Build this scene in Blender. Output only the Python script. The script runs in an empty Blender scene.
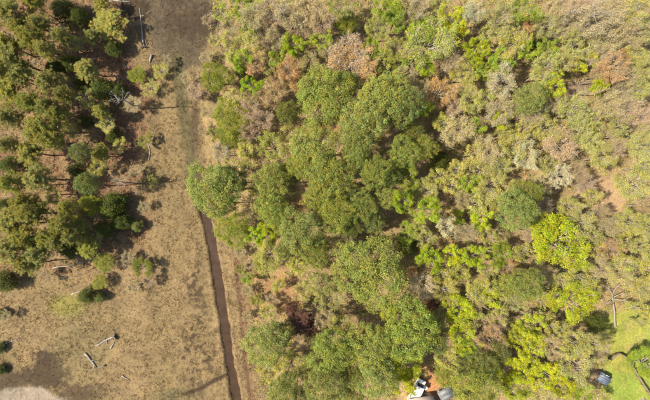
import bpy, math, random
import numpy as np
from mathutils import Vector, Matrix

# ------------------------------------------------------------------ camera, sky, sun, exposure
scene = bpy.context.scene
COL = scene.collection
CAM_H = 95.0
FPX = 433.3            # focal length in photo pixels (24 mm equivalent)
cam_d = bpy.data.cameras.new('camera'); cam = bpy.data.objects.new('camera', cam_d); COL.objects.link(cam)
cam.location = (0, 0, CAM_H); cam.rotation_euler = (0, 0, 0)
cam_d.sensor_width = 36; cam_d.lens = 24.0; cam_d.clip_end = 5000
scene.camera = cam
SUN_EL = 50.0
scene.cycles.use_adaptive_sampling = True; scene.cycles.adaptive_threshold = .03; scene.cycles.max_bounces = 6; scene.cycles.diffuse_bounces = 3; scene.cycles.transmission_bounces = 4
world = bpy.data.worlds.new('World'); scene.world = world; world.use_nodes = True
wn = world.node_tree; bg = wn.nodes['Background']
sky = wn.nodes.new('ShaderNodeTexSky'); sky.sky_type = 'NISHITA'; sky.sun_disc = False
sky.sun_elevation = math.radians(SUN_EL); sky.sun_rotation = math.radians(-92)
sky.air_density = 1.0; sky.dust_density = 2.0
wn.links.new(sky.outputs[0], bg.inputs[0]); bg.inputs[1].default_value = 0.11
sd = bpy.data.lights.new('sun', 'SUN'); sun = bpy.data.objects.new('sun', sd); COL.objects.link(sun)
sd.energy = 4.8; sd.angle = math.radians(0.6); sd.color = (1.0, 0.92, 0.76)
ld = Vector((math.cos(math.radians(SUN_EL)), 0.035, -math.sin(math.radians(SUN_EL))))   # light travels to the right
sun.rotation_euler = ld.to_track_quat('-Z', 'Y').to_euler(); sun.location = (-60, 0, 80)
scene.view_settings.view_transform = 'Standard'; scene.view_settings.look = 'None'
scene.view_settings.gamma = 1.0; scene.view_settings.exposure = 1.08

RNG = np.random.default_rng(11); random.seed(5)

# ------------------------------------------------------------------ helpers
def px(x, y, z=0.0):
    """photo pixel -> world point on the horizontal level z"""
    s = (CAM_H - z) / FPX
    return np.array([(x - 325) * s, (200 - y) * s])

class MB:
    """collects quads and triangles with per-face colour and material, builds ONE mesh"""
    def __init__(s): s.v = []; s.n = 0; s.q = []; s.t = []; s.qm = []; s.tm = []; s.qc = []; s.tc = []
    def add(s, verts, quads=None, tris=None, mat=0, col=None):
        verts = np.asarray(verts, float).reshape(-1, 3); s.v.append(verts)
        for f, L, M, C, k in ((quads, s.q, s.qm, s.qc, 4), (tris, s.t, s.tm, s.tc, 3)):
            if f is None or len(f) == 0: continue
            f = np.asarray(f, int).reshape(-1, k); L.append(f + s.n); M.append(np.full(len(f), mat))
            if col is None: c = np.ones((len(f), 3))
            else:
                c = np.asarray(col, float)
                c = np.broadcast_to(c, (len(f), 3)) if c.ndim == 1 else c
            C.append(c)
        s.n += len(verts)
    def mesh(s, name, mats, smooth=False, attr=True):
        V = np.concatenate(s.v); me = bpy.data.meshes.new(name)
        Q = np.concatenate(s.q) if s.q else np.zeros((0, 4), int); T = np.concatenate(s.t) if s.t else np.zeros((0, 3), int)
        me.vertices.add(len(V)); me.vertices.foreach_set('co', V.astype(np.float32).ravel())
        loops = np.concatenate([Q.ravel(), T.ravel()]); me.loops.add(len(loops)); me.loops.foreach_set('vertex_index', loops.astype(np.int32))
        nf = len(Q) + len(T); me.polygons.add(nf)
        st = np.concatenate([np.arange(len(Q)) * 4, len(Q) * 4 + np.arange(len(T)) * 3])
        me.polygons.foreach_set('loop_start', st.astype(np.int32))
        me.polygons.foreach_set('material_index', np.concatenate(s.qm + s.tm).astype(np.int32))
        if smooth: me.polygons.foreach_set('use_smooth', np.ones(nf, bool))
        for m in mats: me.materials.append(m)
        if attr:
            C = np.concatenate(s.qc + s.tc); C = np.concatenate([C, np.ones((len(C), 1))], 1)
            a = me.attributes.new('tone', 'FLOAT_COLOR', 'FACE'); a.data.foreach_set('color', C.astype(np.float32).ravel())
        me.update(calc_edges=True)
        return me

def norm(a): return a / np.maximum(np.linalg.norm(a, axis=-1, keepdims=True), 1e-9)

def tube(mb, pts, rad, sides=6, mat=0, cap=True, col=None):
    pts = np.asarray(pts, float); rad = np.asarray(rad, float); k = len(pts)
    d = norm(np.gradient(pts, axis=0))
    ref = np.where(np.abs(d[:, 2:3]) > 0.85, np.array([[1., 0, 0]]), np.array([[0, 0, 1.]]))
    u = norm(np.cross(ref, d)); w = np.cross(d, u)
    a = np.linspace(0, 2 * np.pi, sides, endpoint=False)
    V = pts[:, None] + rad[:, None, None] * (np.cos(a)[None, :, None] * u[:, None] + np.sin(a)[None, :, None] * w[:, None])
    i = np.arange(k - 1)[:, None] * sides; j = np.arange(sides)[None]; j2 = (j + 1) % sides
    q = np.stack([i + j, i + j2, i + sides + j2, i + sides + j], -1).reshape(-1, 4)
    V = V.reshape(-1, 3); tr = None
    if cap:
        V = np.concatenate([V, pts[:1], pts[-1:]]); c0 = k * sides; c1 = c0 + 1; e = (k - 1) * sides; jj = np.arange(sides); jn = (jj + 1) % sides
        tr = np.concatenate([np.stack([np.full(sides, c0), jn, jj], -1), np.stack([np.full(sides, c1), e + jj, e + jn], -1)])
    mb.add(V, q, tr, mat, col)

def box(mb, lo, hi, mat=0, M=None, col=None, taper=0.0):
    x0, y0, z0 = lo; x1, y1, z1 = hi; t = taper
    V = np.array([[x0, y0, z0], [x1, y0, z0], [x1, y1, z0], [x0, y1, z0], [x0 + t, y0 + t, z1], [x1 - t, y0 + t, z1], [x1 - t, y1 - t, z1], [x0 + t, y1 - t, z1]], float)
    if M is not None: V = V @ np.array(M.to_3x3()).T + np.array(M.translation)
    mb.add(V, [[3, 2, 1, 0], [4, 5, 6, 7], [0, 1, 5, 4], [1, 2, 6, 5], [2, 3, 7, 6], [3, 0, 4, 7]], None, mat, col)

def leaves(mb, c, r, n, size, rng, mat=1, flat=0.75, aspect=0.55, up=0.5, shell=0.5, jit=0.8, axial=False, tone=0.17):
    """n small leaf faces in each clump (centres c, radii r)"""
    c = np.asarray(c, float); r = np.asarray(r, float); k = len(c)
    if k == 0: return
    cc = np.repeat(c, n, 0); rr = np.repeat(r, n)[:, None]; N = len(cc)
    d = norm(rng.normal(size=(N, 3))); d[:, 2] = np.where(d[:, 2] < -0.35, -d[:, 2], d[:, 2])
    rad = rr * (shell + (1 - shell) * rng.random((N, 1)) ** 0.5)
    p = cc + d * rad * np.array([1, 1, flat])
    nr = norm(d * 0.5 + np.array([0, 0, up * 1.5]) + rng.normal(size=(N, 3)) * jit * 0.6)
    if axial: t = norm(d + rng.normal(size=(N, 3)) * 0.35)
    else: t = norm(np.cross(nr, rng.normal(size=(N, 3))))
    b = norm(np.cross(nr, t))
    L = size * (0.65 + 0.7 * rng.random((N, 1))); W = L * aspect
    v = np.stack([p - t * L / 2, p + b * W / 2 - t * L * .05, p + t * L / 2, p - b * W / 2 - t * L * .05], 1)
    # tone: clump-level and leaf-level variation of the leaf itself
    tn = 1 + np.repeat(rng.normal(size=k) * tone * 0.6, n) + rng.normal(size=N) * tone
    tn = np.clip(tn, 0.45, 1.7); hue = np.clip(np.repeat(rng.normal(size=k) * .10, n) + rng.normal(size=N) * 0.05, -.2, .2)
    C = np.stack([tn * (1 + hue), tn, tn * (1 - hue)], 1)
    mb.add(v.reshape(-1, 3), np.arange(N * 4).reshape(-1, 4), None, mat, C)

def slivers(mb, p, d, L, w, rng, mat=0, col=None):
    """thin tapered twigs / blades, one triangle each"""
    p = np.asarray(p, float); N = len(p); d = norm(np.asarray(d, float)); L = np.broadcast_to(np.asarray(L, float), (N,))[:, None]
    s = norm(np.cross(d, rng.normal(size=(N, 3)))) * np.broadcast_to(np.asarray(w, float), (N,))[:, None] / 2
    v = np.stack([p - s, p + s, p + d * L], 1)
    mb.add(v.reshape(-1, 3), None, np.arange(N * 3).reshape(-1, 3), mat, col)

# ------------------------------------------------------------------ materials
def mat_new(name):
    m = bpy.data.materials.new(name); m.use_nodes = True; nt = m.node_tree; return m, nt, nt.nodes['Principled BSDF']
def nd(nt, t, **kw):
    n = nt.nodes.new(t)
    for k, v in kw.items():
        if hasattr(n, k): setattr(n, k, v)
        else: n.inputs[k].default_value = v
    return n
def mul(nt, a, b, f=1.0, mode='MULTIPLY'):
    n = nt.nodes.new('ShaderNodeMix'); n.data_type = 'RGBA'; n.blend_type = mode; n.inputs[0].default_value = f
    for i, s in ((6, a), (7, b)):
        if hasattr(s, 'node'): nt.links.new(s, n.inputs[i])
        else: n.inputs[i].default_value = (*s, 1)
    return n.outputs[2]
def noise(nt, scale, detail=4, rough=0.6, vec=None, dist=0.0):
    n = nt.nodes.new('ShaderNodeTexNoise'); n.inputs['Scale'].default_value = scale; n.inputs['Detail'].default_value = detail
    n.inputs['Roughness'].default_value = rough; n.inputs['Distortion'].default_value = dist
    if vec is not None: nt.links.new(vec, n.inputs['Vector'])
    return n
def ramp(nt, fac, stops):
    r = nt.nodes.new('ShaderNodeValToRGB'); e = r.color_ramp.elements
    while len(e) < len(stops): e.new(0.5)
    for q, (p, c) in zip(e, stops): q.position = p; q.color = (*c, 1) if len(c) == 3 else c
    nt.links.new(fac, r.inputs[0]); return r.outputs[0]

def leaf_mat(name, transl=0.35, rough=0.55, spec=0.25):
    m, nt, p = mat_new(name)
    oi = nd(nt, 'ShaderNodeObjectInfo'); at = nd(nt, 'ShaderNodeAttribute', attribute_name='tone')
    c = mul(nt, oi.outputs['Color'], at.outputs['Color'])
    nt.links.new(c, p.inputs['Base Color']); p.inputs['Roughness'].default_value = rough; p.inputs['Specular IOR Level'].default_value = spec
    tr = nd(nt, 'ShaderNodeBsdfTranslucent'); nt.links.new(c, tr.inputs[0])
    mx = nd(nt, 'ShaderNodeMixShader'); mx.inputs[0].default_value = transl
    nt.links.new(p.outputs[0], mx.inputs[1]); nt.links.new(tr.outputs[0], mx.inputs[2])
    nt.links.new(mx.outputs[0], nt.nodes['Material Output'].inputs[0]); return m
M_LEAF = leaf_mat('leaf', .4, .6, .12); M_NEEDLE = leaf_mat('needle', 0.35, 0.6, 0.12)
M_EVER = leaf_mat('evergreen_leaf', 0.25, 0.6, 0.12)
def tone_mat(name, transl=0.2):
    m, nt, p = mat_new(name); at = nd(nt, 'ShaderNodeAttribute', attribute_name='tone')
    nt.links.new(at.outputs['Color'], p.inputs['Base Color']); p.inputs['Roughness'].default_value = 0.8; p.inputs['Specular IOR Level'].default_value = 0.15
    tr = nd(nt, 'ShaderNodeBsdfTranslucent'); nt.links.new(at.outputs['Color'], tr.inputs[0])
    mx = nd(nt, 'ShaderNodeMixShader'); mx.inputs[0].default_value = transl
    nt.links.new(p.outputs[0], mx.inputs[1]); nt.links.new(tr.outputs[0], mx.inputs[2])
    nt.links.new(mx.outputs[0], nt.nodes['Material Output'].inputs[0]); return m
M_BRUSH = tone_mat('brush_leaf', 0.25); M_GRASS = tone_mat('dry_grass', 0.25)
def bark_mat(name, a, b, scale=6):
    m, nt, p = mat_new(name); tc = nd(nt, 'ShaderNodeTexCoord'); mp = nd(nt, 'ShaderNodeMapping'); mp.inputs['Scale'].default_value = (1, 1, .25)
    nt.links.new(tc.outputs['Object'], mp.inputs[0]); n = noise(nt, scale, 6, .7, mp.outputs[0])
    nt.links.new(ramp(nt, n.outputs[0], [(.3, a), (.7, b)]), p.inputs['Base Color']); p.inputs['Roughness'].default_value = .9
    bp = nd(nt, 'ShaderNodeBump'); bp.inputs['Strength'].default_value = .6; nt.links.new(n.outputs[0], bp.inputs['Height']); nt.links.new(bp.outputs[0], p.inputs['Normal'])
    return m
M_PINEBARK = bark_mat('pine_bark', (.07, .045, .03), (.2, .14, .10))
M_BARK = bark_mat('grey_bark', (.17, .14, .11), (.36, .31, .25))
M_TWIG = bark_mat('twig_bark', (.26, .2, .14), (.42, .35, .26))
M_DEAD = bark_mat('bleached_wood', (.15, .13, .105), (.29, .26, .22))
M_ROT = bark_mat('rotten_wood', (.05, .035, .025), (.2, .15, .1))
def plain(name, c, rough=.6, metal=0, var=.12, scale=3):
    m, nt, p = mat_new(name); tc = nd(nt, 'ShaderNodeTexCoord'); n = noise(nt, scale, 5, .6, tc.outputs['Object'])
    lo = tuple(x * (1 - var) for x in c); hi = tuple(min(1, x * (1 + var)) for x in c)
    nt.links.new(ramp(nt, n.outputs[0], [(.3, lo), (.7, hi)]), p.inputs['Base Color']); p.inputs['Roughness'].default_value = rough; p.inputs['Metallic'].default_value = metal
    return m
M_WHITE = plain('white_paint', (.62, .61, .58), .4, var=.12); M_GLASS = plain('dark_glass', (.02, .025, .03), .08, var=.2); M_TYRE = plain('tyre_rubber', (.025, .025, .025), .8)
M_GREYMETAL = plain('grey_metal', (.15, .155, .155), .6, .2, var=.25); M_BLUEMETAL = plain('pale_blue_metal', (.12, .145, .18), .6, .1, var=.3)
M_SHINGLE = plain('pinkish_shingle', (.40, .32, .275), .9, var=.2, scale=8); M_WALL = plain('cream_siding', (.5, .46, .38), .7); M_WOOD = plain('weathered_fence_wood', (.2, .15, .1), .85, var=.35, scale=4)
M_LAMP_R = plain('red_lens', (.4, .02, .02), .2); M_LAMP_W = plain('clear_lens', (.7, .7, .68), .1); M_CONC = plain('pinkish_paving', (.24, .17, .135), .85, var=.15); M_PLASTIC = plain('white_plastic', (.75, .74, .7), .4, var=.05)

# ------------------------------------------------------------------ ground shape and cover
def seg_dist(P, line):
    line = np.asarray(line, float); best = np.full(P.shape[:-1], 1e9)
    for a, b in zip(line[:-1], line[1:]):
        ab = b - a; t = np.clip(((P - a) @ ab) / (ab @ ab), 0, 1); best = np.minimum(best, np.linalg.norm(P - (a + t[..., None] * ab), axis=-1))
    return best
def L(*pts): return np.array([px(*p) for p in pts])
DITCH = L((203, 207), (208, 225), (212, 245), (215, 262), (218.5, 285), (222.5, 310), (226, 335), (229, 358), (232.5, 378), (237, 400), (240, 420), (246, 450), (256, 520))
SWALE = L((178, 62), (181, 90), (184, 112), (187, 135), (191, 160), (196, 190), (203, 207))
SIDE = L((228, 374), (214, 381), (200, 389), (186, 394))
RUT = L((236, 262), (239, 285), (242, 310), (244, 340), (246, 362), (250, 385), (253, 410), (256, 440))
LAT = np.random.default_rng(99).uniform(-1, 1, (256, 256))
def fnoise(P, seed, sc, octv=4):
    """smooth lattice noise, about -1..1"""
    out = np.zeros(P.shape[:-1]); amp = 1; tot = 0; ca, sa = math.cos(seed * .7), math.sin(seed * .7); X0 = P[..., 0] * ca - P[..., 1] * sa; Y0 = P[..., 0] * sa + P[..., 1] * ca
    for o in range(octv):
        f = sc * 1.6 * 2 ** o; X = X0 * f + seed * 17.3 + o * 31.7; Y = Y0 * f + seed * 7.9 + o * 11.3; ix = np.floor(X).astype(int); iy = np.floor(Y).astype(int); u = X - ix; v = Y - iy; u = u * u * (3 - 2 * u); v = v * v * (3 - 2 * v)
        g = lambda i, j: LAT[(ix + i) & 255, (iy + j) & 255]
        out += amp * ((g(0, 0) * (1 - u) + g(1, 0) * u) * (1 - v) + (g(0, 1) * (1 - u) + g(1, 1) * u) * v); tot += amp; amp *= .55
    return out / tot * 1.5
def sm(x, a, b): t = np.clip((x - a) / (b - a), 0, 1); return t * t * (3 - 2 * t)
def ground_z(P):
    P = np.asarray(P, float); wob = fnoise(P, 4, .3, 4) * .26
    d = seg_dist(P, DITCH) + wob; z = -0.75 * (1 - sm(d, .55, 1.25)) + .10 * np.exp(-((d - 1.5) / .45) ** 2)
    z += -0.16 * (1 - sm(seg_dist(P, SWALE), .4, 1.9)); z += -0.22 * (1 - sm(seg_dist(P, SIDE) + wob, .15, .6)); z += -0.16 * (1 - sm(seg_dist(P, RUT) + wob * .7, .15, .5))
    near = np.exp(-((P[..., 0] / 120) ** 2 + (P[..., 1] / 90) ** 2))
    return z + near * (fnoise(P, 1, .03, 2) * .10 + fnoise(P, 2, .22, 4) * .055) * sm(d, .7, 1.6)
def gz(x, y): return float(ground_z(np.array([[x, y]]))[0])
def blob(P, x, y, rx, ry, soft=.35, seed=7, wobble=.3):
    c = px(x, y); Q = (P - c) / (np.array([rx, ry]) / 4.561); return 1 - sm(np.linalg.norm(Q, axis=-1) + fnoise(P, seed, .09, 4) * wobble, 1 - soft, 1 + soft)
def ragged(P, x, y, rx, ry, seed):
    c = px(x, y); Q = (P - c) / (np.array([rx, ry]) / 4.561); e = np.linalg.norm(Q, axis=-1) + fnoise(P, seed, .12, 3) * .35 + fnoise(P, seed + 3, .8, 3) * .45; return 1 - sm(e, .7, 1.15)
def poly_in(P, pts):
    pts = np.array([px(*p) for p in pts]); ins = np.zeros(P.shape[:-1], bool); x, y = P[..., 0], P[..., 1]
    for (x0, y0), (x1, y1) in zip(pts, np.roll(pts, -1, 0)):
        c = ((y0 > y) != (y1 > y)) & (x < (x1 - x0) * (y - y0) / (y1 - y0 + 1e-12) + x0); ins ^= c
    return ins.astype(float)
C_STRAW = np.array([.30, .215, .112]); C_STRAW2 = np.array([.235, .175, .085]); C_MUD_AND_SHADE = np.array([.06, .043, .028]); C_MARSH = np.array([.125, .098, .062])
C_NEEDLE = np.array([.25, .145, .085]); C_LITTER = np.array([.34, .25, .125]); C_LAWN = np.array([.34, .40, .075]); C_CLAY = np.array([.5, .26, .12]); C_SAND = np.array([.33, .275, .205]); C_OLIVE = np.array([.135, .12, .06]); C_WARM = np.array([.45, .33, .16])
def cover(P):
    wq = np.stack([fnoise(P, 21, .07, 4), fnoise(P, 22, .07, 4)], -1) * 1.6; P2 = P + wq
    n1 = fnoise(P, 23, .11, 4) * .5 + .5; n2 = fnoise(P, 24, .5, 3) * .5 + .5
    col = C_STRAW * (1 - n1[..., None]) + C_STRAW2 * n1[..., None]
    def lay(c, w, k=1.0):
        nonlocal col
        w = np.clip(w * k, 0, 1)[..., None]; col = col * (1 - w) + c * w
    # woods east of the ditch, pine wood in the west
    east = poly_in(P2, [(212, -30), (205, 40), (200, 95), (207, 150), (224, 205), (246, 260), (258, 330), (272, 460), (900, 460), (900, -200), (212, -200)])
    lay(C_LITTER * (.8 + .4 * n1[..., None]), east); lay(C_WARM, east * sm(n2, .55, .8), .5)
    west = poly_in(P2, [(-300, -200), (125, -200), (128, 60), (150, 95), (140, 150), (150, 200), (148, 265), (95, 290), (40, 268), (-5, 290), (-300, 300)])
    lay(C_NEEDLE * (.75 + .5 * n1[..., None]), west, .85); lay(C_STRAW, west * sm(fnoise(P, 31, .13, 3), .1, .5), .75)
    lay(C_STRAW, blob(P, 105, 270, 45, 18), .8)
    lay(C_MARSH, blob(P, 180, 30, 40, 52, .35), 1); lay(C_MUD_AND_SHADE * 1.25, ragged(P, 188, 20, 24, 25, 8), .85); lay(C_MUD_AND_SHADE * 1.1, ragged(P, 136, 8, 17, 12, 9), .9)
    lay(C_OLIVE, 1 - sm(seg_dist(P, SWALE) + fnoise(P, 33, .2, 3) * .6, .8, 2.0), .85); lay(C_MUD_AND_SHADE * 1.3, blob(P, 195, 130, 5, 30, .5, 10), .75); lay(C_MUD_AND_SHADE * 1.2, blob(P, 198, 190, 5, 22, .5, 12), .75)
    lay(C_MUD_AND_SHADE * 1.15, ragged(P, 47, 373, 25, 21, 13), .9); lay(C_MUD_AND_SHADE * 1.3, ragged(P, 12, 384, 26, 15, 14), .85); lay(C_MUD_AND_SHADE * 1.4, ragged(P, 78, 393, 22, 14, 15), .8)
    lay(C_SAND, blob(P, 26, 411, 42, 21, .1, 16, .25) * (1 - .35 * sm(fnoise(P, 63, .6, 4), .1, .6))); lay(np.array([.24, .24, .05]), blob(P, 66, 306, 17, 10, .5, 17), .6); lay(C_OLIVE * 1.3, blob(P, 80, 345, 26, 30, .5, 18), .35)
    lay(C_OLIVE * 1.2, blob(P, 176, 396, 24, 7, .5, 19), .6); lay(C_MUD_AND_SHADE * 1.25, blob(P, 200, 350, 22, 45, .6, 20) * sm(fnoise(P, 35, .75, 3), .05, .35), .95); lay(C_MUD_AND_SHADE * 1.3, blob(P, 196, 285, 10, 30, .6, 25) * sm(fnoise(P, 36, .7, 3), .05, .4), .9)  # larger dark speckle: dead tussocks with their shadows painted into the ground colour
    lay(C_STRAW * 1.12, blob(P, 222, 270, 12, 80, .5, 26) * (1 - east), .5)
    lay(np.array([.2, .115, .07]), 1 - sm(seg_dist(P, RUT), .3, 1.1), .7)
    lay(C_CLAY * .8, blob(P, 315, 127, 24, 6, .4, 27), .8); lay(C_CLAY * .8, blob(P, 278, 290, 24, 22, .5, 28), .55); lay(C_CLAY * .75, blob(P, 300, 205, 8, 8, .5, 29), .7)
    lay(np.array([.26, .2, .135]), blob(P, 577, 90, 15, 10, .25, 30, .15)); lay(np.array([.48, .33, .19]), blob(P, 606, 192, 28, 22, .4, 32)); lay(C_CLAY * .8, blob(P, 615, 150, 16, 5, .4, 34), .8)
    lay(C_LAWN, poly_in(P + wq * .3, [(600, 318), (612, 345), (606, 362), (602, 385), (598, 420), (700, 440), (720, 300), (640, 305)])); lay(np.array([.40, .38, .09]), blob(P, 622, 330, 24, 22, .5, 37), .6); lay(np.array([.44, .37, .10]), blob(P, 622, 362, 10, 9, .5, 38), .6); lay(np.array([.26, .36, .06]), blob(P, 625, 388, 20, 12, .5, 39), .5)
    lw = poly_in(P, [(600, 318), (606, 362), (598, 420), (700, 440), (720, 300)]); lay(np.array([.42, .36, .13]), lw * sm(fnoise(P, 61, .35, 4), .15, .6), .6); lay(np.array([.2, .26, .05]), lw * sm(fnoise(P, 62, .5, 4), .2, .6), .5)
    lay(C_CLAY, blob(P, 434, 387, 15, 12, .3, 40, .2)); lay(C_CLAY * .85, blob(P, 428, 373, 8, 9, .4, 41), .8)
    dd = seg_dist(P, DITCH); lay(np.array([.14, .088, .055]), 1 - sm(dd + fnoise(P, 4, .3, 4) * .26, .8, 1.3))
    lay(C_MUD_AND_SHADE * 1.1, (1 - sm(seg_dist(P, SIDE), .25, .6)), .9)
    return col * np.array([.675, .66, .655])
def axis(lo, hi, step, far):
    core = np.arange(lo, hi + 1e-6, step); g = np.geomspace(1, far, 22); return np.concatenate([lo - (g * 1.0)[::-1], core, hi + g])
gx = axis(-78, 78, .33, 1500); gy = axis(-50, 50, .33, 1500)
GX, GY = np.meshgrid(gx, gy); GP = np.stack([GX, GY], -1); GZ = ground_z(GP); GC = cover(GP)
me = bpy.data.meshes.new('ground'); nx, ny = len(gx), len(gy)
V = np.stack([GX, GY, GZ], -1).reshape(-1, 3); i = (np.arange(ny - 1)[:, None] * nx + np.arange(nx - 1)[None]).ravel()
F = np.stack([i, i + 1, i + nx + 1, i + nx], -1)
me.vertices.add(len(V)); me.vertices.foreach_set('co', V.astype(np.float32).ravel()); me.loops.add(F.size); me.loops.foreach_set('vertex_index', F.ravel().astype(np.int32))
me.polygons.add(len(F)); me.polygons.foreach_set('loop_start', (np.arange(len(F)) * 4).astype(np.int32)); me.polygons.foreach_set('use_smooth', np.ones(len(F), bool))
a = me.attributes.new('cover', 'FLOAT_COLOR', 'POINT'); a.data.foreach_set('color', np.concatenate([GC.reshape(-1, 3), np.ones((len(V), 1))], 1).astype(np.float32).ravel())
me.update(calc_edges=True)
mg, nt, p = mat_new('ground_cover'); at = nd(nt, 'ShaderNodeAttribute', attribute_name='cover'); tc = nd(nt, 'ShaderNodeTexCoord')
n1 = noise(nt, 1.6, 8, .7, tc.outputs['Object']); n2 = noise(nt, .25, 5, .6, tc.outputs['Object']); n3 = noise(nt, 6, 3, .7, tc.outputs['Object'])
c = mul(nt, at.outputs['Color'], ramp(nt, n1.outputs[0], [(.3, (.7, .69, .67)), (.5, (1, 1, 1)), (.72, (1.26, 1.25, 1.2))]))
c = mul(nt, c, ramp(nt, n2.outputs[0], [(.3, (.74, .75, .78)), (.7, (1.18, 1.15, 1.1))])); c = mul(nt, c, ramp(nt, n3.outputs[0], [(.35, (.82, .82, .82)), (.65, (1.16, 1.16, 1.16))]))
nt.links.new(c, p.inputs['Base Color']); p.inputs['Roughness'].default_value = .95; p.inputs['Specular IOR Level'].default_value = .1
bp = nd(nt, 'ShaderNodeBump'); bp.inputs['Strength'].default_value = .9; bp.inputs['Distance'].default_value = .25; nt.links.new(n1.outputs[0], bp.inputs['Height']); nt.links.new(bp.outputs[0], p.inputs['Normal'])
me.materials.append(mg); ground = bpy.data.objects.new('ground', me); COL.objects.link(ground); ground['kind'] = 'structure'

# muddy water standing in the ditch
def ribbon(name, line, hw, z, mat):
    mb = MB(); line = np.asarray(line); d = norm(np.gradient(line, axis=0)); nrm = np.stack([-d[:, 1], d[:, 0]], 1)
    A = line + nrm * hw; B = line - nrm * hw; n = len(line); V = np.concatenate([np.c_[A, np.full(n, z)], np.c_[B, np.full(n, z)]]); i = np.arange(n - 1)
    mb.add(V, np.stack([i + n, i + n + 1, i + 1, i], -1)); o = bpy.data.objects.new(name, mb.mesh(name, [mat], attr=False)); COL.objects.link(o); o['kind'] = 'structure'; return o
mw, nt, p = mat_new('muddy_water'); tc = nd(nt, 'ShaderNodeTexCoord'); n = noise(nt, .7, 6, .6, tc.outputs['Object'])
nt.links.new(ramp(nt, n.outputs[0], [(.3, (.032, .019, .011)), (.7, (.056, .033, .02))]), p.inputs['Base Color']); p.inputs['Roughness'].default_value = .3; p.inputs['Specular IOR Level'].default_value = .12
bp = nd(nt, 'ShaderNodeBump'); bp.inputs['Strength'].default_value = .15; n2 = noise(nt, 3, 3, .5, tc.outputs['Object']); nt.links.new(n2.outputs[0], bp.inputs['Height']); nt.links.new(bp.outputs[0], p.inputs['Normal'])
ribbon('ditch_water', DITCH, 1.3, -.33, mw)

# ------------------------------------------------------------------ tree shapes (each a pair of meshes: trunk with limbs, crown)
def lobes(rng): return [(k, rng.normal() * a, rng.random() * 6.28) for k, a in ((2, .10), (3, .09), (5, .06), (7, .04))]
def lobe_r(th, lb): return 1 + sum(a * np.sin(k * th + f) for k, a, f in lb)
def limb(mb, a, b, r0, r1, rng, sag=.12, sides=5, n=4):
    a, b = np.asarray(a, float), np.asarray(b, float); t = np.linspace(0, 1, n)[:, None]; Ld = np.linalg.norm(b - a)
    p = a + (b - a) * t + np.array([0, 0, 1]) * (np.sin(t * np.pi) * -sag * Ld * .5) + rng.normal(size=(n, 3)) * .03 * Ld * np.sin(t * np.pi)
    tube(mb, p, np.linspace(r0, r1, n), sides)

def shape_dense(seed, R=5., H=16., c_ratio=.66, nclump=270, nleaf=52, leaf=.22, zc=.70, cr=(.48, .8), aspect=.5, cone=0., span=1.35):
    rng = np.random.default_rng(seed); tr, cr_m = MB(), MB(); lb = [(k, float(np.clip(a, -.07, .07)), f) for k, a, f in lobes(rng)]; zc = H * zc
    k = np.arange(nclump); ct = 1 - (k + .5) / nclump * span; st = np.sqrt(np.maximum(0, 1 - ct ** 2)); th = k * 2.39996 + rng.normal(size=nclump) * .25
    hill = 1 + .10 * np.sin(th * 3 + st * 5 + seed) + .09 * rng.normal(size=nclump)
    rr = lobe_r(th, lb) * hill
    cz = ct * R * c_ratio * (1 + .06 * rng.normal(size=nclump))
    prof = 1.0 if cone == 0 else np.clip(1 - cone * (ct + span - 1) / span, .15, 1)
    C = np.stack([np.cos(th) * st * R * .88 * rr * prof, np.sin(th) * st * R * .88 * rr * prof, zc + cz * hill], 1)
    rad = rng.uniform(*cr, nclump)
    leaves(cr_m, C, rad, nleaf, leaf, rng, flat=.8, aspect=aspect, shell=.45, jit=.9)
    # inner fill
    m = nclump // 3; d = norm(rng.normal(size=(m, 3))); C2 = np.array([0, 0, zc - .1 * R]) + d * R * .5 * rng.random((m, 1)) ** .4 * np.array([1, 1, c_ratio])
    leaves(cr_m, C2, np.full(m, 1.0), nleaf // 2, leaf * 1.15, rng, aspect=aspect)
    top = zc + R * c_ratio * .55
    zz = np.linspace(-.25, top, 7); tp = np.c_[np.cumsum(rng.normal(size=7) * .09), np.cumsum(rng.normal(size=7) * .09), zz]; tp[:2, :2] = 0
    tube(tr, tp, np.array([.36, .27, .24, .21, .17, .12, .05]) * R / 5, 8)
    for j in rng.choice(nclump, 26, replace=False):
        zb = zc - R * c_ratio * rng.uniform(.2, .7); base = [np.interp(zb, zz, tp[:, 0]), np.interp(zb, zz, tp[:, 1]), zb]; limb(tr, base, C[j], .085, .02, rng)
    return tr, cr_m

def shape_pine(seed, R=4., H=17.):
    """open-crowned tall pine: whorls of limbs ending in needle tufts"""
    rng = np.random.default_rng(seed); tr, cm = MB(), MB(); lean = rng.normal(size=2) * .5
    zz = np.linspace(-.25, H - .4, 9); tp = np.c_[lean[0] * (zz / H) ** 2, lean[1] * (zz / H) ** 2, zz]; tube(tr, tp, np.linspace(.24, .04, 9), 7)
    C = []; rad = []
    for z in np.linspace(H * .6, H - .6, 9):
        f = (z / H - .6) / .4; span = R * (1 - .72 * f ** 1.6) * rng.uniform(.8, 1.1)
        for b in range(rng.integers(5, 8)):
            a = rng.random() * 6.28; l = span * rng.uniform(.65, 1.05); e = np.array([lean[0] + math.cos(a) * l, lean[1] + math.sin(a) * l, z + l * rng.uniform(.1, .4)])
            s = np.array([np.interp(z, zz, tp[:, 0]), np.interp(z, zz, tp[:, 1]), z]); limb(tr, s, e, .05, .012, rng, sag=-.1, sides=4)
            for t in (.4, .56, .7, .82, .92, 1.02):
                C.append(s + (e - s) * t + rng.normal(size=3) * .3); rad.append(rng.uniform(.28, .5))
                if rng.random() < .6: C.append(s + (e - s) * t + rng.normal(size=3) * .5 + [0, 0, .15]); rad.append(rng.uniform(.25, .42))
    C.append([lean[0], lean[1], H - .1]); rad.append(.6)
    leaves(cm, C, np.array(rad), 40, .40, rng, flat=.8, aspect=.16, axial=True, shell=.05, jit=1.1)
    return tr, cm

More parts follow.
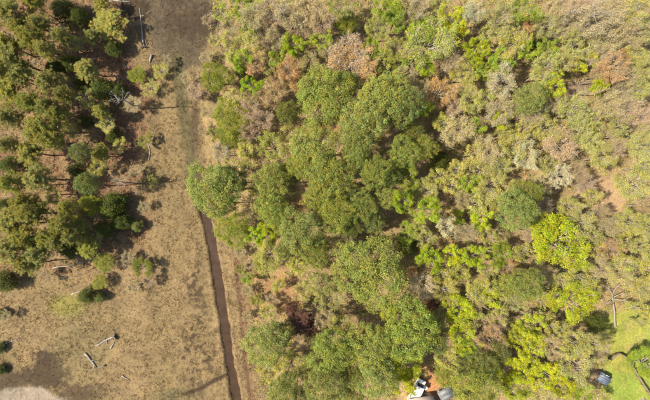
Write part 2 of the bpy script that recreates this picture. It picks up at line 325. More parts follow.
def skeleton(rng, R, H, limbs=7, sub=4, tw=5, spread=1.0):
    """branching frame: returns trunk builder, twig segments and tips"""
    tr, tips, segs = MB(), [], []
    z0 = H * rng.uniform(.28, .4); lean = rng.normal(size=2) * .35
    tube(tr, [[0, 0, -.25], [lean[0] * .2, lean[1] * .2, z0 * .5], [lean[0] * .5, lean[1] * .5, z0], [lean[0], lean[1], H * .72]], np.array([.3, .22, .19, .07]) * (R / 4.2), 7)
    lb = lobes(rng)
    for k in range(limbs):
        a = k * 6.283 / limbs + rng.normal() * .3; s = np.array([lean[0] * .5, lean[1] * .5, z0 + (H * .62 - z0) * rng.random()])
        rr = R * lobe_r(a, lb) * rng.uniform(.45, .72) if k % 3 else R * rng.uniform(.08, .34); m = np.array([math.cos(a) * rr, math.sin(a) * rr, H * rng.uniform(.68, .86) - rr * .12]); limb(tr, s, m, .11 * R / 4.2, .05, rng, sag=.18, sides=5)
        for j in range(sub):
            t = rng.uniform(.45, 1.0); q = s + (m - s) * t; b = a + rng.normal() * .8; ln = R * rng.uniform(.28, .5); e = q + np.array([math.cos(b) * ln, math.sin(b) * ln, ln * rng.uniform(.25, .95)])
            limb(tr, q, e, .045, .018, rng, sides=4, n=3)
            for i in range(tw):
                t = rng.uniform(.3, 1.0); q2 = q + (e - q) * t; v = norm(np.array([math.cos(b), math.sin(b), .55]) + rng.normal(size=3) * .75); l2 = R * rng.uniform(.14, .3); tip = q2 + v * l2
                hd = math.hypot(tip[0], tip[1]); lim = R * lobe_r(math.atan2(tip[1], tip[0]), lb)
                if hd > lim: tip[:2] *= lim / hd
                segs.append((q2, tip)); tips.append(tip)
    return tr, np.array(tips), segs

def shape_leafy(seed, R=4.2, H=12., nleaf=34, leaf=.3, cr=(.5, .85), twigs=3, flat=.45, limbs=8, sub=5, tw=4, bare=False):
    rng = np.random.default_rng(seed); tr, tips, segs = skeleton(rng, R, H, limbs, sub, tw); cm = MB()
    for a, b in segs: slivers(cm, [a], [b - a], np.linalg.norm(b - a), .045, rng, 0); slivers(cm, [a], [b - a], np.linalg.norm(b - a), .045, rng, 0)
    n = len(tips); st = np.array([s[0] for s in segs]); dv = tips - st
    rep = np.repeat(np.arange(n), twigs); t = rng.random((len(rep), 1)); P = st[rep] + dv[rep] * t; D = norm(norm(dv[rep]) + np.array([0, 0, .9 if bare else .35]) + rng.normal(size=(len(rep), 3)) * .6)
    ln = rng.uniform(.6, 1.8 if bare else 1.2, len(rep)) * R / 4.2; slivers(cm, P, D, ln, .05, rng, 0)
    if bare:     # buds strung along the twigs instead of leaf sprays
        Q = (P + D * ln[:, None] * rng.random((len(rep), 1)) ** .6)
        k = nleaf; B = np.concatenate([Q, tips]); leaves(cm, B, np.full(len(B), .42), k, leaf, rng, flat=.8, shell=.1, aspect=.5, jit=1.2)
    else: leaves(cm, tips + np.array([0, 0, .1]), rng.uniform(*cr, n), nleaf, leaf, rng, flat=flat, shell=.15, aspect=.6, up=.7, jit=.9)
    return tr, cm

SH = {}
def reg(key, gens, mats, R, H, zc):
    out = []
    for tr, cm in gens:
        ct = np.concatenate(cm.v); out.append((tr.mesh(key + '_trunk', [mats[0]], smooth=True, attr=False), cm.mesh(key + '_crown', [mats[1], mats[2]])))
    SH[key] = (out, R, H, zc)
reg('dense', [shape_dense(100 + i) for i in range(6)], (M_PINEBARK, M_TWIG, M_NEEDLE), 5., 16., .74)
reg('dense_small', [shape_dense(130 + i, R=3.2, H=13., nclump=95, nleaf=58) for i in range(5)], (M_PINEBARK, M_TWIG, M_NEEDLE), 3.2, 13., .74)
reg('pine', [shape_pine(200 + i) for i in range(6)], (M_PINEBARK, M_TWIG, M_NEEDLE), 4., 17., .78)
reg('ever', [shape_dense(300 + i, R=3., H=9., nclump=120, nleaf=56, c_ratio=1.1, zc=.5, cone=.45, span=1.8) for i in range(4)], (M_BARK, M_TWIG, M_EVER), 3., 9., .6)
reg('lime', [shape_leafy(400 + i, nleaf=66, leaf=.2) for i in range(6)], (M_BARK, M_TWIG, M_LEAF), 4.2, 12., .78)
reg('lime_small', [shape_leafy(430 + i, R=2.4, H=8, limbs=6, sub=4, tw=3, nleaf=62, leaf=.18, cr=(.4, .65)) for i in range(5)], (M_BARK, M_TWIG, M_LEAF), 2.4, 8., .76)
reg('thin', [shape_leafy(500 + i, nleaf=28, leaf=.18, twigs=8, cr=(.5, .9), flat=.6, sub=6, tw=5) for i in range(6)], (M_BARK, M_TWIG, M_LEAF), 4.2, 12., .78)
reg('thin_small', [shape_leafy(540 + i, R=2.6, H=8.5, limbs=7, sub=5, tw=3, nleaf=26, leaf=.17, twigs=7, cr=(.4, .7), flat=.6) for i in range(6)], (M_BARK, M_TWIG, M_LEAF), 2.6, 8.5, .76)
reg('bare', [shape_leafy(600 + i, nleaf=4, leaf=.18, twigs=8, sub=6, tw=5, bare=True) for i in range(7)], (M_BARK, M_TWIG, M_LEAF), 4.2, 12., .78)

def tag(o, label=None, cat=None, group=None, kind=None):
    for k, v in (('label', label), ('category', cat), ('group', group), ('kind', kind)):
        if v: o[k] = v
    return o
def empty(name, loc, rz=0, sc=(1, 1, 1)):
    o = bpy.data.objects.new(name, None); COL.objects.link(o); o.location = loc; o.rotation_euler = (0, 0, rz); o.scale = sc; o.empty_display_size = .3; return o
def child(name, mesh, parent, color=None):
    o = bpy.data.objects.new(name, mesh); COL.objects.link(o); o.parent = parent
    if color is not None: o.color = (*color, 1)
    return o

# kind: (shape, small shape, height, albedo, name, colour words, noun, category)
KIND = {
 'OP': ('dense', 'dense_small', 16.5, (0.24, 0.255, 0.05), 'pine_tree', 'dense olive green', 'pine', 'tree'),
 'OD': ('dense', 'dense_small', 15.0, (0.165, 0.18, 0.045), 'pine_tree', 'dark olive', 'pine', 'tree'),
 'LP': ('pine', 'pine', 12.5, (0.3, 0.285, 0.066), 'pine_tree', 'open crowned olive', 'pine', 'tree'),
 'LY': ('pine', 'pine', 9.5, (0.29, 0.27, 0.05), 'pine_tree', 'yellowish thin crowned', 'pine', 'tree'),
 'DE': ('ever', 'ever', 7.0, (0.075, 0.088, 0.014), 'evergreen_tree', 'dark green bushy', 'evergreen', 'tree'),
 'ME': ('dense', 'dense_small', 8.5, (0.2, 0.215, 0.025), 'evergreen_tree', 'fresh green bushy', 'evergreen', 'tree'),
 'LG': ('lime', 'lime_small', 11.5, (0.375, 0.395, 0.02), 'leafy_tree', 'bright lime green', 'leafy tree', 'tree'),
 'VG': ('lime', 'lime_small', 11.5, (0.3, 0.385, 0.02), 'leafy_tree', 'vivid fresh green', 'leafy tree', 'tree'),
 'MG': ('lime', 'lime_small', 11., (0.25, 0.31, 0.03), 'leafy_tree', 'mid green', 'leafy tree', 'tree'),
 'YG': ('thin', 'thin_small', 11.5, (0.41, 0.395, 0.07), 'leafy_tree', 'yellow green', 'leafing tree', 'tree'),
 'OL': ('thin', 'thin_small', 11.5, (0.36, 0.345, 0.075), 'leafy_tree', 'dull olive', 'leafing tree', 'tree'),
 'GB': ('bare', 'bare', 11.5, (0.48, 0.4, 0.19), 'bare_tree', 'grey brown', 'bare tree', 'tree'),
 'PK': ('bare', 'bare', 10.5, (0.48, 0.355, 0.19), 'bare_tree', 'pinkish brown', 'bare tree', 'tree'),
 'RB': ('thin', 'thin', 11., (0.48, 0.29, 0.1), 'budding_tree', 'rust orange budding', 'tree', 'tree'),
 'PW': ('thin', 'thin_small', 11., (0.52, 0.48, 0.22), 'flowering_tree', 'pale cream blossoming', 'tree', 'tree'),
 'BR': ('pine', 'pine', 9., (0.13, 0.07, 0.048), 'dead_pine_tree', 'dead reddish brown', 'pine', 'tree'),
}
TREES = '''
15 12 16 LP;4 42 14 LP;28 38 14 LP;12 58 17 LP;41 28 10 LP;46 53 10 LP;22 76 14 LP;62 9 13 DE;78 16 9 DE;105 22 17 LY 5.5;88 68 11 LP 8;112 47 9 DE 5;99 3 10 LY 5;54 68 9 DE;68 62 9 DE;34 5 10 LP;
10 92 16 LP;31 106 12 LP;41 126 17 LP;46 84 12 LP;10 118 12 LP;57 115 9 LP;66 96 9 LP;101 88 12 DE;118 90 8 DE 4.5;106 124 9 OL 5;99 110 9 LP 7;84 121 7 DE;80 152 9 OD;30 152 14 LY;101 152 10 LY 6;119 145 7 OL 3.5;8 146 9 LP;112 135 8 DE 4.5;
38 178 14 LP;10 184 11 LP;75 170 8 DE;86 184 10 OD;90 205 10 ME 6;110 206 15 DE 6;122 222 9 DE 4.5;12 225 16 LP;35 214 14 LP;25 237 14 LP;60 224 12 LP;66 208 8 LP;46 236 12 LP;84 228 9 LP 8;104 230 9 DE 5;8 165 10 DE;5 205 8 DE;
12 252 16 LP;40 253 12 LP;28 266 11 LP;68 250 9 DE;86 250 11 LP 7;104 262 9 ME 4;100 282 7 ME 3;86 296 9 DE 4.2;3 282 12 DE 5;0 314 6 DE 2.2;-1 348 6 DE 2;-1 370 6 DE 2;55 243 9 LP;72 237 8 LP;74 42 9 OL 6;60 82 8 OL 6;86 98 9 OL 6;70 130 8 OL 5;54 143 9 LP 10;54 194 9 OL 7;98 168 8 OL 5;22 202 11 LP;76 216 8 OL 6;92 38 8 LP 7;60 38 9 LP 11;2 72 10 LP;80 82 8 DE 5;48 108 10 LP;95 240 8 OL 5;20 26 10 LP;
222 14 10 YG;240 8 10 MG;228 29 9 GB;238 47 15 YG;241 57 11 VG;216 77 14 ME;195 74 7 PK;252 18 12 GB;256 2 10 MG;250 34 8 MG;215 40 6 OL;
271 12 13 PK;290 14 14 GB;265 35 12 PK;310 10 14 PK;322 22 13 PK;298 28 11 PK;289 71 12 RB;293 44 11 VG;278 58 9 MG;320 40 10 MG;345 22 11 ME;340 6 12 OL;352 66 22 RB;346 58 18 PK;372 50 11 MG;388 10 14 MG;378 27 11 YG;327 50 8 GB;309 62 9 GB;275 40 9 GB;268 66 8 OL;302 55 7 OL;368 72 9 PK;382 64 9 OL;
395 20 12 MG;430 42 22 OL;420 30 14 MG;450 20 13 LG;459 34 9 LG;477 50 12 LG;472 12 12 PW;500 20 14 OL;517 8 11 YG;512 42 15 YG;500 62 12 MG;426 66 9 VG;463 72 12 YG;503 82 15 PW;406 75 10 GB;450 62 9 GB;396 50 11 YG;397 62 9 MG;418 10 10 GB;410 2 9 OL;440 6 9 OL;488 36 9 OL;486 72 9 MG;
525 12 14 MG;545 25 11 OL;529 24 8 RB;560 8 12 GB;592 20 16 GB;575 45 14 OL;566 28 11 GB;612 10 14 GB;605 40 14 GB;637 12 14 OL;630 35 12 GB;637 52 11 YG;612 67 15 RB;622 60 9 RB;585 64 9 LG;548 50 11 MG;545 70 14 OL;527 52 10 MG;645 70 12 YG;536 40 8 DE;582 8 12 PK;650 30 11 OL;565 62 11 OL;596 58 9 GB;628 76 10 GB;600 76 9 PK;
150 88 8 OL 3;133 104 8 GB;137 75 8 ME 3;160 71 8 OL 2.5;195 92 8 PK;232 118 18 ME;234 98 9 OL;232 138 11 ME;252 86 9 VG;250 110 10 PK;222 152 8 GB;245 150 8 YG;250 132 8 PK;243 70 9 DE;255 66 10 RB;252 98 8 GB;
275 94 11 PK;324 96 26 OP;346 84 13 OD;366 118 22 OP;385 98 23 OP;402 106 19 OD;355 135 16 OP;287 112 10 OD;313 149 22 OP;272 147 13 YG;264 120 9 PK;288 132 9 OL;298 82 9 RB;262 98 9 PK;278 80 9 RB;
440 94 15 RB;427 108 8 VG;458 130 15 GB;405 152 14 OP;425 148 11 OP;475 128 10 MG;500 122 8 LG;470 100 12 GB;515 145 12 YG;498 112 12 GB;488 150 12 GB;474 153 10 OL;455 108 9 PK;442 122 9 GB;484 98 9 YG;420 88 9 GB;512 108 10 OL;415 132 10 OD;505 135 9 OL;
553 87 11 LG;600 86 9 LG;531 98 14 OD;576 110 15 YG;545 130 13 OL;530 116 9 GB;596 121 8 YG;606 104 13 GB;640 90 11 YG;626 110 12 GB;642 118 12 PK;620 126 10 OL;560 146 16 PK;590 140 12 GB;640 146 14 OL;602 157 11 YG;527 157 13 PW;523 128 9 YG;558 104 8 GB;540 112 9 OL;610 138 11 OL;575 130 10 OL;622 90 9 GB;648 134 11 OL;618 148 8 PK;
213 188 24 OP;230 181 14 OD;224 203 11 OP;247 168 8 OL;258 188 9 YG;233 230 16 ME;256 236 9 VG;251 206 9 GB;243 216 7 GB;262 212 8 OL;
272 180 16 OP;285 176 11 OD;300 166 12 OP;330 176 21 OP;272 208 15 OP;300 230 20 OP;337 214 18 OP;350 226 11 OD;362 206 14 OP;376 172 15 OP;268 236 11 LG;386 198 9 OP;372 222 10 OD;355 156 12 OP;390 176 10 OP;282 222 11 OP;318 198 13 OP;345 192 12 OD;
406 178 14 MG;403 201 12 VG 15;428 211 13 VG 14;425 190 11 GB;440 175 9 GB;468 182 10 MG;452 186 10 OL;490 188 14 YG;475 205 10 GB;447 226 10 PW;480 220 10 LG;459 216 7 MG;409 235 11 MG;516 210 18 OP;500 166 12 OL;480 170 10 OL;500 205 9 GB;462 200 8 GB;440 160 11 DE;465 232 9 GB;490 236 9 OL;418 228 9 OL;458 168 9 GB;
527 194 13 OD;560 175 11 PW;541 185 9 GB;525 216 9 YG;572 208 11 YG;592 197 9 OL;580 222 12 OL;560 244 25 LG;545 228 12 LG;636 186 17 OL 7;628 222 12 YG;648 226 11 YG;610 226 9 GB;543 206 8 PK;580 172 9 PK;650 206 10 PK;548 165 9 OL;600 212 8 PK;646 168 10 OL;515 188 8 OL;585 184 8 PK;532 232 9 PK;
246 278 6 MG;
270 256 14 YG;262 262 9 ME;315 252 14 OP;297 266 9 YG;303 291 9 OL;330 298 13 OL;322 284 11 OL;370 272 32 OP;386 310 8 LG;300 320 16 BR;290 308 9 BR;312 328 9 BR;342 246 11 GB;284 250 8 OP;278 285 6 OL;268 312 7 OL;325 318 9 GB;
408 246 12 DE;432 258 13 VG;453 256 9 LG;475 256 12 VG;500 254 12 MG;412 274 7 RB;423 286 12 GB;445 291 12 YG;458 310 14 LG;480 290 13 YG;490 298 10 LG;476 302 8 GB;505 286 10 OD;513 302 11 OL;440 274 9 YG;460 274 9 YG;488 272 9 OL;425 240 9 OL;447 243 7 RB;432 304 9 BR;470 318 10 YG;498 316 9 OL;508 268 9 RB;520 252 9 OL;
572 302 19 LG;527 284 15 OD;540 300 9 GB;595 250 9 OL;612 248 12 RB;626 262 10 YG;620 272 13 OL;580 275 14 GB;643 288 13 YG 7;653 270 10 YG;634 308 8 OL 3.5;545 272 9 GB;560 280 9 YG;600 268 9 GB;590 288 8 YG;640 246 9 OL;650 250 9 GB;532 318 9 OL;594 236 9 OL;626 240 9 OL;652 312 9 YG;
266 344 20 OP;282 334 11 OD;331 352 20 OP;326 384 19 OP;292 366 14 OL;284 390 14 OP;350 345 11 OD;371 346 21 OP;377 378 18 OP;398 386 10 LG;308 372 9 OD;268 368 12 YG;352 378 11 OP;350 398 12 OP;304 396 11 OD;340 325 10 OL;
410 330 27 OP;406 366 14 LG;386 358 9 LG;411 377 7 LG 9;412 390 5 LG 6;461 336 14 LG;470 346 10 MG;491 340 14 RB;447 360 11 YG;447 375 11 OP 9;477 391 20 OP;482 366 13 OD;510 370 13 LG;512 391 12 LG;515 336 11 LG;438 344 9 OD;436 322 9 OD;495 322 9 PK;463 397 9 OP;500 352 9 OD;466 366 9 OD;
531 346 13 LG;526 370 13 LG;546 376 14 LG;540 396 13 YG;562 388 12 LG;531 326 12 LG;548 344 11 GB;577 365 17 OL;574 344 13 GB;590 344 11 OL;598 352 8 GB 6;586 396 11 MG;646 362 17 MG 5;596 323 9 DE 6;550 326 10 YG;562 330 9 OL;604 396 6 OL;560 362 9 GB;570 390 9 OL;606 336 6 GB;604 362 6 OL 4;642 322 8 YG 5
'''
HOV = {}
def parse():
    out = []
    for s in TREES.replace('\n', '').split(';'):
        s = s.split()
        if len(s) >= 4: out.append((float(s[0]), float(s[1]), float(s[2]), s[3])); HOV.update({len(out) - 1: float(s[4])} if len(s) > 4 else {})
    return out
TL = parse()
# the eastern wood is leafing out: part of its twiggy trees already carry yellow green leaf
TL = [(x, y, q, ('YG' if int(x * 7 + y * 3) % 5 < 1 else 'GB') if (k == 'GB' and x > 400 and y > 48) else ('OP' if k == 'OD' and x > 500 else k)) for x, y, q, k in TL]

ANCH = [(370, 272, 'the biggest round pine'), (418, 387, 'the white van'), (630, 385, 'the fenced lawn'), (612, 300, 'the fallen bleached tree'), (300, 320, 'the dead brown pines'), (577, 90, 'the bare brown clearing'),
        (606, 192, 'the open tan patch'), (440, 95, 'the upper middle rust tree'), (213, 188, 'the ditch-side pine'), (187, 22, 'the marsh mud'), (141, 26, 'the long fallen log'), (118, 97, 'the upper dead tree'),
        (118, 182, 'the lower dead tree'), (560, 244, 'the broad lime green tree'), (65, 306, 'the greenish meadow patch'), (503, 82, 'the largest cream tree'), (352, 66, 'the top centre rust tree'), (428, 211, 'the twin vivid green trees'), (315, 127, 'the clay strip'), (598, 375, 'the small blue shed')]
SELF = {(403., 201.): 'left of the twin vivid green trees in the middle of the wood', (428., 211.): 'right of the twin vivid green trees in the middle of the wood', (312., 328.): 'smaller dead brown pine at lower right of the largest dead pine', (290., 308.): 'smaller dead brown pine at upper left of the largest dead pine',
        (370., 272.): 'largest dense olive green pine, round crowned, right of the dead brown pines', (213., 188.): 'wide olive pine overhanging the top of the muddy ditch', (440., 94.): 'rust orange budding tree in the upper middle, right of the pine grove',
        (560., 244.): 'broadest bright lime green leafy tree, right of the middle of the wood', (503., 82.): 'largest pale cream blossoming tree, upper right of the wood', (352., 66.): 'broad rust orange tree above the pine grove at top centre',
        (300., 320.): 'largest dead reddish brown pine beside the bare clay ground', (646., 362.): 'round fresh green tree growing behind the fence of the lawn', (110., 206.): 'largest dark bushy evergreen at the meadow edge of the pine wood'}
ORD = ['nearest', 'second nearest', 'third nearest', 'fourth nearest', 'fifth nearest', 'sixth nearest', 'seventh nearest', 'eighth nearest', 'ninth nearest', 'tenth nearest', 'eleventh nearest', 'twelfth nearest']
def make_labels():
    buckets = {}; lab = [None] * len(TL)
    for i, (x, y, r, k) in enumerate(TL):
        if (x, y) in SELF: lab[i] = SELF[(x, y)]; continue
        ax, ay, an = min(ANCH, key=lambda a: math.hypot(a[0] - x, a[1] - y)); dx, dy = x - ax, y - ay
        rel = ('right of' if dx > 0 else 'left of') if abs(dx) > abs(dy) else ('below' if dy > 0 else 'above')
        size = 'small' if r <= 9 else ('large' if r >= 15 else 'medium')
        cw, nn = KIND[k][5], KIND[k][6]
        buckets.setdefault((size, cw, nn, rel, an), []).append((math.hypot(dx, dy), i))
    for (size, cw, nn, rel, an), L_ in buckets.items():
        L_.sort()
        for j, (d, i) in enumerate(L_):
            lab[i] = f'{size} {cw} {nn} {rel} {an}' if len(L_) == 1 else f'{size} {cw} {nn} {rel} {an}, {ORD[j]}'
    return lab
LAB = make_labels()
TRNG = np.random.default_rng(77)
GRP = {'pine_tree': 'pines of the wood', 'leafy_tree': 'leafy spring trees', 'bare_tree': 'bare budding trees', 'evergreen_tree': 'bushy evergreens', 'budding_tree': 'rust coloured budding trees', 'flowering_tree': 'cream blossoming trees', 'dead_pine_tree': 'dead brown pines'}
for i, (x, y, r, k) in enumerate(TL):
    big, small, hh, colr, name, cw, nn, cat = KIND[k]
    key = big if r >= 11 else small
    shapes, R0, H0, zf = SH[key]
    h = hh * (.62 + .38 * min(1.15, r / 16.)) * TRNG.uniform(.93, 1.07)
    if x < 165 and k in ('LP', 'LY'): h = hh * TRNG.uniform(.85, 1.05)
    if 130 < x < 200 and r < 10: h = min(h, 3.2 + r * .12)          # bushes on the marsh edge
    if r <= 7: h = min(h, 4.5)
    h = HOV.get(i, h)
    zc = h * zf; P = px(x, y, zc); R = r * (CAM_H - zc) / FPX * (1.2 if k == 'LP' else 1.16 if k in ('YG', 'OL', 'GB', 'PK', 'LG') else 1.11 if k in ('OP', 'OD') else 1.08)
    t = empty(name, (P[0], P[1], gz(*P)), TRNG.random() * 6.28, (R / R0, R / R0, h / H0))
    tag(t, LAB[i], cat, GRP[name])
    trm, crm = shapes[TRNG.integers(len(shapes))]
    b = TRNG.uniform(.86, 1.14); hs = TRNG.normal() * .035
    child('trunk', trm, t); child('crown', crm, t, (colr[0] * b * (1 + hs), colr[1] * b, colr[2] * b * TRNG.uniform(.8, 1.3)))

# ------------------------------------------------------------------ standing dead trees, fallen wood
def dead_tree(x, y, r, h, label, seed):
    rng = np.random.default_rng(seed); zc = h * .8; P = px(x, y, zc); R = r * (CAM_H - zc) / FPX
    t = empty('dead_tree', (P[0], P[1], gz(*P)), rng.random() * 6.28); tag(t, label, 'tree', 'standing dead trees'); tr = MB()
    tube(tr, [[0, 0, -.25], [.1, .05, h * .4], [.05, -.1, h * .75], [.2, .1, h]], [.17, .13, .08, .03], 7); child('trunk', tr.mesh('dead_trunk', [M_DEAD], True, False), t)
    for k in range(9):
        b = MB(); a = k * 2.4 + rng.normal() * .3; z = h * rng.uniform(.6, .95); l = R * rng.uniform(.6, 1.1); s = np.array([.07, -.03, z]); e = s + np.array([math.cos(a) * l, math.sin(a) * l, l * rng.uniform(.2, .7)])
        limb(b, s, e, .06, .02, rng, sides=5)
        for j in range(5):
            q = s + (e - s) * rng.uniform(.35, .95); an = a + rng.normal() * .9; l2 = l * rng.uniform(.25, .5); limb(b, q, q + np.array([math.cos(an) * l2, math.sin(an) * l2, l2 * .5]), .026, .01, rng, sides=4, n=3)
        child('branch', b.mesh('dead_branch', [M_DEAD], True, False), t)
dead_tree(118, 97, 10, 14, 'bleached leafless dead tree at the pine wood edge, upper of two', 1)
dead_tree(118, 182, 9, 11, 'bleached leafless dead tree at the pine wood edge, lower of two', 2)
dead_tree(594, 14, 16, 13, 'pale bleached bare tree among grey brown trees at top right', 3)
dead_tree(568, 14, 9, 12, 'thin bleached snag left of the pale bare tree at top right', 4)
dead_tree(280, 12, 10, 12, 'pale grey bare snag among pinkish trees at top centre', 5)
dead_tree(478, 298, 7, 10, 'pale grey snag among yellow green trees in lower middle', 6)

def log(name, pts, r, label, mat=M_DEAD, branches=0, root=False, seed=0, cat='log', lift=0.0):
    """a lying trunk: pts in photo pixels on the ground, resting on it"""
    rng = np.random.default_rng(seed + 900); W = np.array([px(*p) for p in pts]); o = W[0]
    t = empty(name, (o[0], o[1], gz(*o))); tag(t, label, cat, 'fallen wood'); n = max(4, 2 * len(pts)); s = np.linspace(0, len(W) - 1, n)
    X = np.interp(s, np.arange(len(W)), W[:, 0]); Y = np.interp(s, np.arange(len(W)), W[:, 1]); rad = np.linspace(r, r * .45, n) * rng.uniform(.9, 1.1, n)
    wob = rng.normal(size=(n, 2)) * .06; X = X + wob[:, 0]; Y = Y + wob[:, 1]
    Z = np.array([gz(a, b) for a, b in zip(X, Y)]) + rad * .75 + lift
    p = np.c_[X - o[0], Y - o[1], Z - gz(*o)]; b = MB(); tube(b, p, rad, 8); child('trunk', b.mesh('log_trunk', [mat], True, False), t)
    dirn = norm(p[-1] - p[0])
    for k in range(branches):
        b = MB(); q = p[rng.integers(n // 3, n)]; side = np.array([-dirn[1], dirn[0], 0]) * rng.choice([-1, 1]); l = np.linalg.norm(p[-1] - p[0]) * rng.uniform(.15, .4); e = q + (dirn * rng.uniform(.2, .8) + side * rng.uniform(.4, 1)) * l + np.array([0, 0, rng.uniform(.0, .5)])
        limb(b, q, e, r * .45, r * .15, rng, sides=5); child('branch', b.mesh('log_branch', [mat], True, False), t)
    if root:
        b = MB(); 
        for k in range(11):
            a = k * 2.4; e = p[0] - dirn * rng.uniform(.1, .4) + (np.array([-dirn[1], dirn[0], 0]) * math.cos(a) + np.array([0, 0, 1]) * abs(math.sin(a))) * rng.uniform(.5, 1.0); limb(b, p[0] + dirn * .15, e, r * .7, .05, rng, sides=5)
        child('root_plate', b.mesh('log_root', [M_ROT], True, False), t)
log('fallen_log', [(144, 47), (142, 28), (139, 8)], .2, 'long fallen log with dark root plate near the top edge', root=True, branches=2, seed=1)
log('fallen_log', [(152, 55), (150, 63)], .3, 'short pale log just below the root plate of the long log', seed=2)
log('fallen_log', [(108, 1), (130, 2)], .25, 'brown log lying across at the very top edge', seed=3, mat=M_BARK)
log('fallen_log', [(149, 160), (150, 150), (147, 143)], .13, 'thin bent trunk leaning toward a bush on the meadow edge', seed=4, branches=2, mat=M_BARK)
log('fallen_log', [(115, 336), (106, 340), (96, 346)], .24, 'pale driftwood log with dark butt on the lower meadow', seed=5, branches=4, root=True)
log('fallen_log', [(111, 348), (115, 341)], .18, 'short pale log beside the driftwood log with dark butt', seed=6, branches=2)
log('fallen_log', [(86, 353), (92, 361), (97, 367)], .26, 'bleached log lying diagonally on the lower meadow', seed=7, branches=4)
log('fallen_log', [(106, 365), (98, 368)], .24, 'dark log meeting the lower end of the diagonal bleached log', seed=8, mat=M_ROT)
log('fallen_log', [(122, 375), (130, 380)], .16, 'small pale log right of the other meadow logs', seed=9, branches=2)
log('fallen_log', [(0, 346), (9, 342), (18, 338)], .13, 'thin pale branch at the left edge of the lower meadow', seed=10, branches=4)
log('fallen_log', [(52, 268), (72, 265), (96, 259)], .14, 'long thin dark trunk lying below the pine wood', seed=11, mat=M_BARK, branches=1)
log('fallen_log', [(72, 294), (82, 291), (93, 286)], .13, 'thin dark trunk above the greenish meadow patch', seed=12, mat=M_BARK)
log('fallen_log', [(16, 184), (32, 188), (48, 190)], .18, 'pale fallen trunk inside the pine wood at left', seed=13, mat=M_BARK, branches=2)
log('fallen_log', [(2, 32), (14, 38), (24, 43)], .2, 'brown fallen trunk among pines near the upper left corner', seed=14, mat=M_BARK, branches=1)
log('fallen_log', [(60, 277), (68, 277)], .16, 'very pale short log on the straw clearing below the pines', seed=15)
log('fallen_dead_tree', [(613, 326), (612, 308), (610, 291)], .22, 'fallen bleached dead tree with forked limbs above the lawn', seed=16, branches=0, cat='tree', lift=.5)
FT = [o for o in COL.objects if o.name.startswith('fallen_dead_tree')][0]
for pts in ([(610, 292), (604, 287), (599, 284)], [(611, 296), (618, 292), (628, 292)], [(611, 298), (620, 299), (628, 306)], [(611, 303), (605, 300), (601, 302)], [(610, 292), (613, 285), (618, 281)]):
    b = MB(); W = np.array([px(*p) for p in pts]); p = np.c_[W - np.array(FT.location[:2]), [.9, 1.3, 1.7]]; tube(b, p, [.11, .08, .02], 6)
    q = p[1]; limb(b, q, q + np.array([.6, .9, .5]), .06, .02, RNG, sides=4); limb(b, q, q + np.array([.9, -.5, .6]), .06, .02, RNG, sides=4)
    child('limb', b.mesh('fallen_limb', [M_DEAD], True, False), FT)
log('fallen_log', [(628, 250), (640, 248), (652, 247)], .16, 'pale fallen trunk at the right edge below the open tan patch', seed=17, branches=3, lift=.4)
log('fallen_log', [(458, 224), (468, 228), (477, 232)], .15, 'pale fallen trunk right of the cream tree in the middle', seed=18, branches=2, lift=.4)
log('fallen_log', [(282, 127), (292, 129), (302, 127)], .15, 'dark fallen trunk on the clay strip among the pines', seed=19, mat=M_ROT)

# ------------------------------------------------------------------ bushes at the wood edges
BUSH = [(136, 171, 7, 'GB', 'pale twiggy bush left of the meadow beside a dead tree shadow'), (152, 181, 6, 'OL', 'small olive bush on the meadow edge below the bent trunk'), (144, 206, 6, 'GB', 'pale twiggy bush right of the largest dark evergreen'), (136, 226, 7, 'OD', 'dark bush at the meadow edge below the largest evergreen'),
 (141, 268, 11, 'ME', 'wide fresh green bush at the lower corner of the pine wood'), (149, 281, 7, 'PK', 'brown twiggy bush below the wide fresh green bush'), (134, 287, 7, 'GB', 'grey twiggy bush left of the brown twiggy bush'), (46, 276, 7, 'PK', 'pinkish twiggy bush at the lower edge of the pines'), (128, 258, 7, 'GB', 'grey twiggy bush above the wide fresh green bush'), (98, 298, 6, 'OD', 'small dark bush right of the lowest evergreen on the meadow'),
 (104, 216, 6, 'GB', 'pale twiggy bush in front of the largest dark evergreen'), (6, 315, 6, 'GB', 'grey twiggy bush at the left edge of the meadow'), (146, 140, 7, 'OL', 'olive bush at the head of the bent trunk'), (248, 290, 6, 'GB', 'grey twiggy bush on the strip right of the ditch'), (205, 95, 6, 'PK', 'pinkish bush at the right bank of the upper swale'), (186, 78, 6, 'GB', 'grey brown bush in the upper marsh'), (206, 58, 7, 'GB', 'grey twiggy bush at the right edge of the upper marsh'), (208, 112, 7, 'GB', 'grey twiggy bush right of the swale, above the ditch-side pine'), (203, 130, 6, 'PK', 'brown twiggy bush right of the swale, just above the ditch-side pine'), (214, 134, 6, 'OL', 'small olive bush between the swale and the wood edge'), (168, 60, 5, 'GB', 'small grey twiggy bush at the lower end of the upper marsh'), (208, 20, 6, 'PK', 'brown twiggy bush right of the marsh mud'),
 (240, 252, 6, 'GB', 'pale twiggy bush below the fresh green evergreen beside the ditch'), (251, 264, 7, 'PK', 'pinkish twiggy bush left of the lime tree near the ditch'), (258, 300, 7, 'OL', 'small olive bush on the bank left of the dead brown pines'), (246, 316, 5, 'GB', 'smallest twiggy bush beside the rut right of the ditch'), (272, 300, 7, 'PK', 'pinkish twiggy bush on bare clay left of the dead brown pines'), (240, 268, 5, 'OL', 'small olive bush nearest the ditch on its right bank')]
